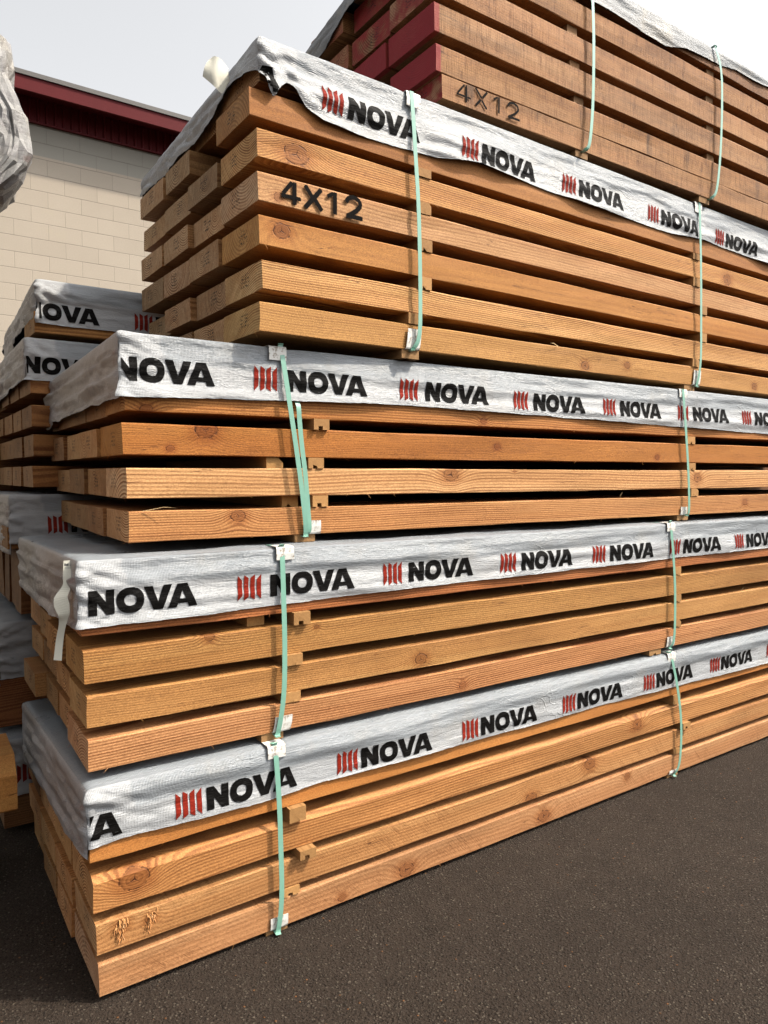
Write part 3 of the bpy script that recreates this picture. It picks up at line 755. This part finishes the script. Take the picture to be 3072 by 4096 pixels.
bundle(F4, P4, G4, R4, {
    0: dict(desc='golden timber with fine diagonal scratches', tone=(.50, .315, .13), con=.42, sp=.006, pith=(.02, -.15), knots=[(1.515, .025, .018), (1.8, .05, .015), (2.901, .034, .018)], seed=9., saw=(.2, .5)),
    1: dict(desc='palest golden timber with strong straight grain', tone=(.62, .415, .20), con=.9, sp=.0056, pith=(.02, -.20), seed=19., saw=(.05, 1.5)),
    2: dict(desc='smooth orange timber with puckered knot', tone=(.46, .25, .085), con=.2, sp=.009, pith=(.12, .10), knots=[(.077, .053, .022)], seed=29., saw=(.06, 1.5)),
    3: dict(desc='pinkish timber stencilled 4 X 12', tone=(.53, .35, .205), con=.42, sp=.007, pith=(.08, .16), knots=[(.071, .022, .013)], seed=39., saw=(.2, 1.5), extra=st4),
    4: dict(desc='golden timber with large star-cracked knot', tone=(.57, .35, .15), con=.8, sp=.0056, pith=(.03, .17), knots=[(.134, .038, .032), (2.613, .033, .026)], seed=49., saw=(.05, 1.5)),
    5: dict(desc='smooth brown-orange timber below the wrap', tone=(.39, .205, .075), con=.2, sp=.009, pith=(.12, -.02), seed=59., saw=(.06, 1.5))},
    edges={5: [(0, .258), (.264, .505), (.512, .765), (.805, 1.09)]}, recess={(5, 1): .45}, ucol=.014, tone=(.47, .31, .17))
# row hidden in the wrap, its underside shows at the lifted corner
for c, (v0, v1) in enumerate(DEFE):
    timber(F4, .955 + .01 * c, v0 + .012, 2.636 - .012 * c, LEN, v1 - v0, .085, f'{COLS[c]}, uppermost row tucked inside the wrap, {P4}', (.38, .22, .10), G4, fuzz=4)

R5 = [(1.6591, 2.7867, .0865), (1.6308, 2.8745, .0945), (1.623, 3.0085, .1004), (1.625, 3.141, .094), (1.622, 3.276, .092), (1.63, 3.400, .086)]
st5 = stencil([('4', .066, .018, .062), ('x', .152, .020, .062), ('1', .244, .020, .05), ('2', .316, .018, .062)], .058, -.0026, .0095)
sawB = (1.0, .0)
B5 = dict(con=.22, sp=.006, pith=(.1, .2), saw=sawB)
bundle(F5, P5, G5, R5, {
    0: dict(desc='weathered timber stencilled 4 X 12 in thin strokes', tone=(.42, .265, .145), paint=.97, seed=2., extra=st5, **B5),
    1: dict(desc='weathered timber with bright red paint rim', tone=(.39, .24, .12), paint=1., seed=12., **B5),
    2: dict(desc='weathered timber with deep red stamped end', tone=(.42, .27, .15), paint=.99, seed=22., **B5),
    3: dict(desc='weathered brown timber with grey rain streaks', tone=(.43, .27, .15), paint=.9, seed=32., **B5),
    4: dict(desc='reddish brown weathered timber with rain streaks', tone=(.37, .22, .105), paint=.9, seed=42., **B5),
    5: dict(desc='dark timber right below the torn wrap', tone=(.30, .17, .085), paint=.5, seed=52., **B5)},
    tone=(.35, .20, .10), paint=.9, stain=1., skip={(5, 2), (5, 3), (4, 3)}, ucol=.03, saw=sawB)

# wraps
WG = 'printed wraps over the timber bundles'
def wave(z, k=0.): return lambda u: z + .003 * mn.noise((u * 3, k, 0))
S1 = [.96, 3.04]; S2 = [.996, 2.99]; S3 = [1.04, 3.14]; S4 = [1.515, 3.27]
wrap(F1, .409, .41 + LEN, 1.11, .6104, .05, [(.4, .44), (.5, .450), (.95, .442), (1.1, .452), (2.7, .448), (3.9, .431), (5.2, .43)],
     [(-.02, .415), (.05, .42), (.25, .38), (.7, .37), (1.05, .33), (1.2, .34)], S1, 'white wrap over the bottom bundle, clean printed face and drooping grey end', WG,
     [.106, .644, 1.183, 1.718, 2.259, 2.797, 3.334, 3.87], .092, lambda u: .464, r=.020, sd=1.)
wrap(F2, .406, .41 + LEN, 1.12, 1.2228, .017, [(.4, 1.037), (.75, 1.038), (1.3, 1.049), (3., 1.058), (5.2, 1.06)],
     [(-.02, 1.035), (.3, 1.022), (.7, 1.005), (1.14, 1.015)], S2, 'white wrap over the second bundle with a paper tag at its corner', WG,
     [.318, .851, 1.374, 1.915, 2.444, 2.977, 3.51, 4.04], .108, lambda u: 1.068 + .006 * min(1, (u - .4) / 1.), r=.013, sd=2., amp=1.15)
wrap(F3, .545, .55 + LEN, 1.30, 1.8527, .012, [(.53, 1.667), (.9, 1.681), (1.5, 1.695), (2.6, 1.683), (3.9, 1.664), (5.2, 1.66)],
     [(-.02, 1.664), (.1, 1.668), (1.0, 1.66), (1.25, 1.64)], S3, 'white wrap over the middle bundle, torn layered end and crushed first letter', WG,
     [.409, .946, 1.496, 2.039, 2.563, 3.10, 3.64, 4.18], .112, lambda u: 1.711 + (.004 if u < 2 else -.004), r=.007, sd=3., amp=1.2)
wrap(F4, .949, .95 + LEN, 1.12, 2.7567, .048, [(.93, 2.668), (.950, 2.640), (.978, 2.600), (.990, 2.585), (1.008, 2.622), (1.036, 2.646), (1.062, 2.629), (1.10, 2.592), (1.16, 2.567), (1.29, 2.560), (1.5, 2.565), (1.65, 2.572), (1.83, 2.597), (2.05, 2.588), (2.48, 2.579), (3.06, 2.575), (3.31, 2.595), (3.57, 2.589), (3.93, 2.581), (5.5, 2.58)],
     [(-.02, 2.652), (.05, 2.673), (.12, 2.681), (.22, 2.680), (.35, 2.648), (.5, 2.628), (.67, 2.638), (.93, 2.620), (1.13, 2.632)], S4, 'glossy white wrap over the fourth bundle with a lifted folded corner', WG,
     [.612, 1.156, 1.738, 2.292, 2.871, 3.42, 3.97], .098, lambda u: 2.600 + .002 * math.sin(u * 3), r=.009, sd=4., amp=1.7, endmat=0.)
wrap(F5, 1.60, 1.62 + LEN, 1.12, 3.500, .17, [(1.6, 3.40), (2.65, 3.393), (2.95, 3.381), (3.09, 3.412), (3.24, 3.425), (3.38, 3.432), (3.53, 3.452), (3.72, 3.449), (3.82, 3.459), (6.5, 3.45)],
     [(-.02, 3.40), (.46, 3.345), (.55, 3.335), (.77, 3.25), (.86, 3.24), (1.13, 3.19)], [2.43, 3.33], 'plain weathered white wrap with torn lower edge over the red-ended topmost bundle', WG, [], r=.02, sd=5., amp=1.3, endmat=0., film=FILM_OLD)

# straps
SG = 'mint green straps round the bundles'
strap(F1, [(.956, .611), (.965, .444), (.969, .294), (.971, .129), (.963, .018)], .6104, .0174, 'mint strap round the bottom bundle, the one closer to its corner', SG)
strap(F1, [(2.993, .60), (3.042, .448), (3.078, .261), (3.073, .081), (3.046, .015)], .6104, .0174, 'mint strap round the bottom bundle, bowed, far along its face', SG)
strap(F2, [(.996, 1.222), (.998, 1.065), (1.0, .903), (.995, .756), (.979, .632)], 1.2228, .6377, 'mint strap round the second bundle crossing the N of a print', SG)
strap(F2, [(2.973, 1.212), (2.997, 1.026), (3.009, .872), (3.009, .690), (2.993, .632)], 1.2228, .6377, 'mint strap round the second bundle crossing red bars, far along', SG)
strap(F3, [(1.036, 1.847), (1.062, 1.665), (1.089, 1.486), (1.109, 1.335), (1.119, 1.245)], 1.8527, 1.2513, 'leaning mint strap round the middle bundle, over its wrap', SG, v=-.021)
strap(F3, [(1.094, 1.690), (1.096, 1.668), (1.099, 1.62), (1.107, 1.535), (1.118, 1.45), (1.128, 1.33), (1.132, 1.27), (1.126, 1.245)], 1.700, 1.2513, 'leaning mint strap round the middle bundle, starting under its wrap', SG, v=-.0125, over=.2, vtop=.004)
strap(F3, [(3.126, 1.835), (3.15, 1.659), (3.177, 1.437), (3.186, 1.279), (3.181, 1.25)], 1.8527, 1.2513, 'mint strap round the middle bundle, far along its face', SG)
strap(F4, [(1.512, 2.743), (1.526, 2.563), (1.541, 2.346), (1.548, 2.075), (1.544, 1.935), (1.524, 1.88)], 2.7567, 1.8863, 'mint strap round the fourth bundle beside the big stencil', SG)
strap(F4, [(3.262, 2.737), (3.279, 2.497), (3.29, 2.231), (3.295, 2.006), (3.281, 1.88)], 2.7567, 1.8863, 'mint strap round the fourth bundle, far along its face', SG)
strap(F5, [(2.425, 3.49), (2.431, 3.4), (2.441, 3.218), (2.44, 2.976), (2.425, 2.82), (2.408, 2.78)], 3.500, 2.7867, 'mint strap round the red-ended bundle running out of the picture top', SG, slope=.18)
strap(F5, [(3.325, 3.485), (3.37, 3.389), (3.381, 3.217), (3.375, 2.995), (3.352, 2.83), (3.325, 2.78)], 3.500, 2.7867, 'bowed mint strap round the red-ended bundle over its torn wrap', SG, slope=.18)

# edge guards
GG = 'plastic guards under the straps'
def gd(fr, u, z, up, ph, which, **k):
    guard(fr, u, z, up, f"white plastic guard at the {'upper' if up else 'lower'} edge of {ph}, {which} strap", GG, **k)
NE, FA = 'corner-side', 'far'
gd(F1, .961, .6125, True, 'the bottom bundle', NE, v=-.0145); gd(F1, .970, .0174, False, 'the bottom bundle', NE, v=-.006)
gd(F1, 3.0, .6125, True, 'the bottom bundle', FA, v=-.0145); gd(F1, 3.045, .0174, False, 'the bottom bundle', FA, leaf=.02, v=-.006)
gd(F2, 1.007, 1.2255, True, 'the second bundle', NE, v=-.0145, leaf=.042); gd(F2, .994, .6377, False, 'the second bundle', NE, tilt=.18, leaf=.05, v=-.007)
gd(F2, 2.976, 1.2255, True, 'the second bundle', FA, v=-.0145); gd(F2, 3.0, .6377, False, 'the second bundle', FA, tilt=.1, v=-.007, leaf=.05)
gd(F3, 1.024, 1.8555, True, 'the middle bundle', NE, v=-.0145, leaf=.045); gd(F3, 1.150, 1.2513, False, 'the middle bundle', NE, v=-.006, leaf=.045, width=.06)
gd(F3, 3.13, 1.8555, True, 'the middle bundle', FA, v=-.0145); gd(F3, 3.168, 1.2513, False, 'the middle bundle', FA, v=-.006, width=.05)
gd(F4, 1.520, 2.7595, True, 'the fourth bundle', NE, v=-.0155, leaf=.05); gd(F4, 1.527, 1.8863, False, 'the fourth bundle', NE, tilt=.12, v=-.007, leaf=.072)
gd(F4, 3.255, 2.7595, True, 'the fourth bundle', FA, v=-.0155, leaf=.05); gd(F4, 3.285, 1.8863, False, 'the fourth bundle', FA, tilt=.12, v=-.007, leaf=.072)

# spacers in the gaps between rows
PG = 'grooved spacers between the timber rows'
def gaps(fr, rows, us, ph, protr=None, tone=(.34, .185, .07)):
    for k in range(len(rows) - 1):
        z0 = rows[k][1] + rows[k][2]; z1 = rows[k + 1][1]
        for s, u in enumerate(us[k]):
            which = ('corner-side', 'far')[s]
            pr = (protr or {}).get((k, s), .004)
            spacer(fr, u, z0, z1, f'grooved spacer below the {ORD[k + 1]} row of {ph}, by its {which} strap', PG, prot=pr, tone=tone, cut=.010 if (k * 3 + s) % 4 == 1 else 0.)
gaps(F1, R1, [(.985, 3.048), (1.034, 3.098), (1.0, 3.035)], 'the bottom bundle', {(1, 0): .026, (2, 0): .022, (1, 1): .02})
gaps(F2, R2, [(1.005, 3.027), (1.009, 3.024), (1.035, 3.018)], 'the second bundle', {(1, 0): .012, (2, 0): .016})
gaps(F3, R3, [(1.151, 3.227), (1.136, 3.199), (1.152, 3.19)], 'the middle bundle', {(2, 0): .014})
gaps(F4, R4, [(1.51, 3.255), (1.555, 3.315), (1.557, 3.312), (1.551, 3.246), (1.551, 3.24)], 'the fourth bundle')
gaps(F5, [R5[1], R5[2], R5[3], R5[4], R5[5]], [(2.365, 3.32), (2.338, 3.31), (2.32, 3.30), (2.313, 3.30)], 'the red-ended bundle', {(k_, s_): -.015 for k_ in range(4) for s_ in (0, 1)}, tone=(.24, .135, .06))
for fr, u, z0, z1, ph in ((F1, .928, .001, .0174, 'the bottom bundle on asphalt'), (F2, .93, .612, .6377, 'the second bundle'), (F3, 1.088, 1.2255, 1.2513, 'the middle bundle'), (F4, 1.486, 1.8555, 1.8863, 'the fourth bundle'), (F5, 2.367, 2.759, 2.7867, 'the red-ended bundle')):
    spacer(fr, u, z0, z1, f'split wood bearer under {ph}, at its corner-side strap', PG, width=.075, groove=.022, prot=-.004, tone=(.26, .15, .065))
for fr, u, z0, z1, ph in ((F1, 3.01, .001, .0174, 'the bottom bundle on asphalt'), (F2, 2.86, .612, .6377, 'the second bundle'), (F3, 3.13, 1.2255, 1.2513, 'the middle bundle'), (F4, 3.20, 1.8555, 1.8863, 'the fourth bundle'), (F5, 3.245, 2.759, 2.7867, 'the red-ended bundle')):
    spacer(fr, u, z0, z1, f'split wood bearer under {ph}, at its far strap', PG, width=.085, groove=.022, prot=-.004, tone=(.26, .15, .065))
# a second sticker standing back in the gap
spacer(F3, .993, 1.4683, 1.5045, 'round-topped extra spacer set beside the middle bundle doubled strap', PG, prot=-.01, cut=.018)
spacer(F2, .905, .9729, 1.0133, 'extra spacer set deep under the second bundle wrap', PG, prot=-.05)
spacer(F3, 1.06, 1.3410, 1.379, 'extra spacer set deep behind the middle bundle doubled strap', PG, prot=-.04)

# ------------------------------------------------------------------ paper tag, flag
def ribbon(name, fr, pts, wd, width, label, cat, mat=PAPER, inkf=None):
    P = smoothpath([fr(*p) for p in pts], 6)
    W_ = smoothpath([Vector(q) for q in wd], 6)
    wl_ = []
    for i in range(len(P)):
        t = i / (len(P) - 1) * (len(width) - 1); k = min(int(t), len(width) - 2); wl_.append(width[k] + (width[k + 1] - width[k]) * (t - k))
    org = P[0].copy(); P = [p - org for p in P]
    bm = bmesh.new(); strip(bm, P, W_, wl_, .0008)
    o = link(name, bm, [mat, TAGINK]); o.location = org
    tag(o, label, cat); return o
FW = Frame(0, 0)
tg = ribbon('paper_tag', FW, [(0.3934, 2.1029, 1.2141), (0.3881, 2.0899, 1.1778), (0.3821, 2.08, 1.1441), (0.3656, 2.0659, 1.118), (0.3703, 2.0602, 1.0787), (0.3703, 2.075, 1.0471), (0.3643, 2.0889, 0.9995), (0.3581, 2.0882, 0.9461)],
            [(.825, -.565, 0), (.825, -.565, .0), (.8, -.6, .08), (.7, -.55, .35), (.75, -.5, .45), (.82, -.57, .05), (.825, -.565, .08), (.825, -.565, .1)], [.025, .025,   .020, .038, .042, .024, .018, .020, .022],
            'white paper tag twisted and hanging from the second bundle corner', 'tag')
bm = bmesh.new()
def mark(a, b, w_, h_):      # a along the width, b down from the tag's top
    r_ = Vector((.825, -.565, 0)); n_ = Vector((-.565, -.825, 0)) * .0016
    dn = Vector((-.13, -.29, -.95)) 
    for q_ in (0,):
        bm.faces.new([bm.verts.new(r_ * x_ + dn * y_ + n_) for x_, y_ in ((a, b), (a + w_, b), (a + w_, b + h_), (a, b + h_))])
for a, b, w_, h_ in ((-.009, .008, .0035, .007), (-.0045, .009, .003, .006), (-.001, .008, .003, .007), (.0055, .007, .004, .009), (-.010, .020, .020, .0012), (-.010, .024, .008, .001), (-.010, .028, .005, .001), (-.008, .036, .004, .002), (-.002, .037, .005, .0016), (-.009, .042, .007, .001)): mark(a, b, w_, h_)
pr_ = link('printed_marks', bm, TAGINK, tg)
bm = bmesh.new()
Vg = {}
TOPE = [(.922, 2.222, 2.735), (.896, 2.212, 2.748), (.878, 2.238, 2.766), (.860, 2.237, 2.749)]
BOTE = [(.921, 2.208, 2.690), (.892, 2.196, 2.641), (.873, 2.197, 2.647), (.842, 2.233, 2.690)]
te = smoothpath([Vector(p) for p in TOPE], 3)[:9]; be = smoothpath([Vector(p) for p in BOTE], 3)[:9]
te[8] = Vector(TOPE[3]); be[8] = Vector(BOTE[3])
for i in range(9):
    for j in range(9):
        b = j / 8; p = be[i].lerp(te[i], b)
        p += Vector((-.565, -.825, 0)) * (.012 * math.sin(math.pi * b) + .005 * math.sin(i * 1.1 + b * 3))
        Vg[i, j] = p * .985 + Vector((0, 0, 1.45 * .015))
o0 = Vg[0, 4].copy()
for lay in (0, 1):
    for k in list(Vg):
        if len(k) == 2: Vg[k + (lay,)] = bm.verts.new(Vg[k] - o0 + Vector((.0008 * lay, 0, 0)))
for lay in (0, 1):
    for i in range(8):
        for j in range(8): bm.faces.new([Vg[i, j, lay], Vg[i + 1, j, lay], Vg[i + 1, j + 1, lay], Vg[i, j + 1, lay]]).smooth = True
o = link('paper_tag', bm, PAPER); o.location = o0
tag(o, 'cream paper tag curling out from the lifted wrap of the fourth bundle', 'tag')

# ------------------------------------------------------------------ rear stack
FL = Frame(3.3, 0); FE = Frame(3.2, 0)
GL = 'timbers of the stack behind'
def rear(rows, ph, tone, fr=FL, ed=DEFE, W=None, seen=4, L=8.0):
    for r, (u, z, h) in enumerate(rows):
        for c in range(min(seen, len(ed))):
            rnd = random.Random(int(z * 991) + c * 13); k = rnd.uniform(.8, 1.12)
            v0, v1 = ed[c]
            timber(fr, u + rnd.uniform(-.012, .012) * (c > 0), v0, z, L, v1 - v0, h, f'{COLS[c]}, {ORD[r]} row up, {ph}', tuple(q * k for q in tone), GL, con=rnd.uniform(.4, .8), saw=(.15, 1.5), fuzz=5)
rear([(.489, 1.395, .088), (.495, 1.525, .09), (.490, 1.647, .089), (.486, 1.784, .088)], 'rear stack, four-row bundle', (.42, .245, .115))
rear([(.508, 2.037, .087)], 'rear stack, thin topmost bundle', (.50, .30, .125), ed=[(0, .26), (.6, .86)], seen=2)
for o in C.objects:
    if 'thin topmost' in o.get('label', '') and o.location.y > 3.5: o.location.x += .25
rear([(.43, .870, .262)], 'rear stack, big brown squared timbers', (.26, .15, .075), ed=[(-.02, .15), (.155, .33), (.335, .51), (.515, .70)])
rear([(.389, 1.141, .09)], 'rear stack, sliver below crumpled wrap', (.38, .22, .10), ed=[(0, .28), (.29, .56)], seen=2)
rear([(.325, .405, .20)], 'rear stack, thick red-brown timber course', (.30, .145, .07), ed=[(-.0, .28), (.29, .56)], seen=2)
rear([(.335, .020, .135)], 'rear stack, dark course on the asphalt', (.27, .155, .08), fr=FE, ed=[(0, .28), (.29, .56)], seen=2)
def flatb(z): return lambda u: z
RW = 'wraps on the rear stack'
wrap(FL, .522, 4.1, .98, 2.259, .085, [(.5, 2.073), (2., 2.068), (5, 2.06)], [(-.02, 2.105), (.3, 2.10), (.5, 2.085), (.7, 2.05), (.95, 2.045)], [2.4], 'white wrap on the thin topmost bundle of the rear stack', RW, [.374, .912], .092, lambda u: 2.091 - .006 * (u - .5), sd=11., amp=1.5, endmat=0.)
wrap(FL, .474, 4.0, 1.12, 2.016, .01, flatb(1.838), [(-.02, 1.838), (.3, 1.83), (1.1, 1.80)], [2.4], 'white wrap with brown-striped end on the rear four-row bundle', RW, [.366, .90], .092, lambda u: 1.866, sd=12., amp=1.2)
wrap(FL, .403, 3.9, 1.12, 1.368, .01, flatb(1.164), [(-.02, 1.12), (.3, 1.115), (1.1, 1.10)], [2.4], 'shaded grey wrap with creases on the rear stack, behind the middle bundle', RW, [.5385], .092, lambda u: 1.202, sd=13., amp=1.3)
wrap(FL, .350, 3.9, 1.12, .845, .01, flatb(.606), [(-.02, .58), (1.1, .58)], [2.4], 'grey wrap in shade on the rear stack, behind the second bundle', RW, [], sd=14., amp=2.2)
wrap(FE, .335, 3.9, 1.12, .385, .01, flatb(.156), [(-.02, .16), (1.1, .15)], [2.4], 'crumpled grey wrap low on the rear stack, behind the bottom bundle', RW, [.385], .092, lambda u: .205, sd=15., amp=2.4)

FT = Frame(4.47, 0)  # unseen backing, added to keep the bright wall out of the row gaps
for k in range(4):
    timber(FT, .30, 0., .30 + .40 * k, 9.5, .3, .3995, f'added dark timber blocking light through gaps behind the rear stack, {ORD[k]} course', (.20, .11, .055), 'added light-blocking timbers behind the rear stack', fuzz=0)

# ------------------------------------------------------------------ side stack (mostly out of the picture)
FM = Frame(2.75, 0)
GM = 'timbers of the side stack'
def squared(u1, z, h, lab, tone, v0=0., L=1.9, **k):
    timber(FM, u1 - L, v0, z, L, .30, h, lab, tone, GM, **k)
tm = squared
squared(.333, .278, .185, 'bright orange round-cornered timber poking out at the lower left edge', (.52, .30, .11), con=.3, sp=.012, pith=(.12, .06), wane=(.05, .06), cham=.01, fuzz=2, saw=(.1, 1.5))
for k, (z, h) in enumerate(((.02, .22), (.535, .22), (.79, .22), (1.045, .22), (1.30, .22), (1.555, .22), (1.81, .22), (2.065, .22))):
    squared(.20, z, h, f'squared timber, {["lowest", "third", "fourth", "fifth", "sixth", "seventh", "eighth", "ninth"][k]} course of the side stack beyond the left edge', (.45, .27, .12), fuzz=2)
tab = [(2.385, .18), (2.404, .335), (2.447, .373), (2.506, .415), (2.55, .434), (2.581, .442), (2.652, .431), (2.714, .402), (2.76, .382), (2.80, .37), (2.849, .378), (2.903, .379), (2.936, .348), (2.96, .30), (2.985, .20)]
bm = bmesh.new()
NZ, NP = 15, 60
V = []
xl, yb = -1.5, .46
def plan(s, xr):
    """closed outline in plan, s in 0..1: along the face to the end, round it and back"""
    rr = .06
    pts = [(xl, 0.), (xr - rr, 0.), (xr - .3 * rr, .3 * rr * .6), (xr, rr), (xr + .01, yb * .5), (xr, yb - rr), (xr - rr, yb), (xl, yb)]
    # dense sampling near the end
    knots_ = [0., .52, .57, .62, .74, .84, .90, 1.]
    for k in range(7):
        if s <= knots_[k + 1] + 1e-9:
            t = (s - knots_[k]) / (knots_[k + 1] - knots_[k])
            if k == 0: t = 1 - (1 - t) ** 2.2
            a, b = pts[k], pts[k + 1]; return a[0] + (b[0] - a[0]) * t, a[1] + (b[1] - a[1]) * t
def crumple(p):
    d = 0.; a = .030; f = 5.
    for k in range(4):
        d += (abs(mn.noise(p * f + Vector((k * 7., 2., 1.)))) - .22) * a; a *= .52; f *= 2.05
    return d
for i in range(NZ + 1):
    t = i / NZ; z = 2.385 + .60 * t
    xr = interp(tab, z)
    row = []
    for j in range(NP + 1):
        x, y = plan(j / NP, xr)
        p = Vector((x, y, z)); d = crumple(p) * (1. if .05 < t < .95 else .4)
        n = Vector((max(0., x - (xr - .08)) / .08, (y - .23) / .23, 0)); n.normalize()
        d += random.uniform(-.002, .008)
        row.append(bm.verts.new(p + n * d + Vector((0, random.uniform(-.002, .002), random.uniform(-.008, .008) if 0 < i < NZ else 0))))
    V.append(row)
for i in range(NZ):
    for j in range(NP): bm.faces.new((V[i][j], V[i][j + 1], V[i + 1][j + 1], V[i + 1][j]))
bm.faces.new(V[0][::-1]); bm.faces.new(V[-1])
bmesh.ops.triangulate(bm, faces=bm.faces[:], quad_method='SHORT_EDGE')
bmesh.ops.recalc_face_normals(bm, faces=bm.faces)
o = link('bundle_wrap', bm, FILM_GREY); o.location = (0, 2.75, 0)
tag(o, 'crumpled dirty grey plastic wrap bulging in at the upper left edge', 'wrap')

# ------------------------------------------------------------------ loose slivers of wood
def sliver(fr, p, d, l, label):
    bm = bmesh.new(); fibre(bm, Vector((0, 0, 0)), Vector(d), l, .0014)
    o = link('wood_sliver', bm, SPACER); fr.place(o, *p); o['tone'] = (.62, .45, .24); o['seed'] = 3.
    tag(o, label, 'sliver', 'loose wood slivers')
sliver(F3, (.60, -.003, 1.342), (.9, -.25, .28), .10, 'long pale sliver lying on the lowest row of the middle bundle')
sliver(F4, (2.28, -.004, 1.975), (-.9, -.25, .25), .07, 'pale sliver in the lowest gap of the fourth bundle')
sliver(F3, (2.70, -.002, 1.349), (.3, -.3, 1.), .03, 'thin sliver standing in the lowest gap of the middle bundle')
sliver(F2, (3.60, -.002, .850), (.3, -.3, 1.), .03, 'thin sliver standing in a gap far along the second bundle')
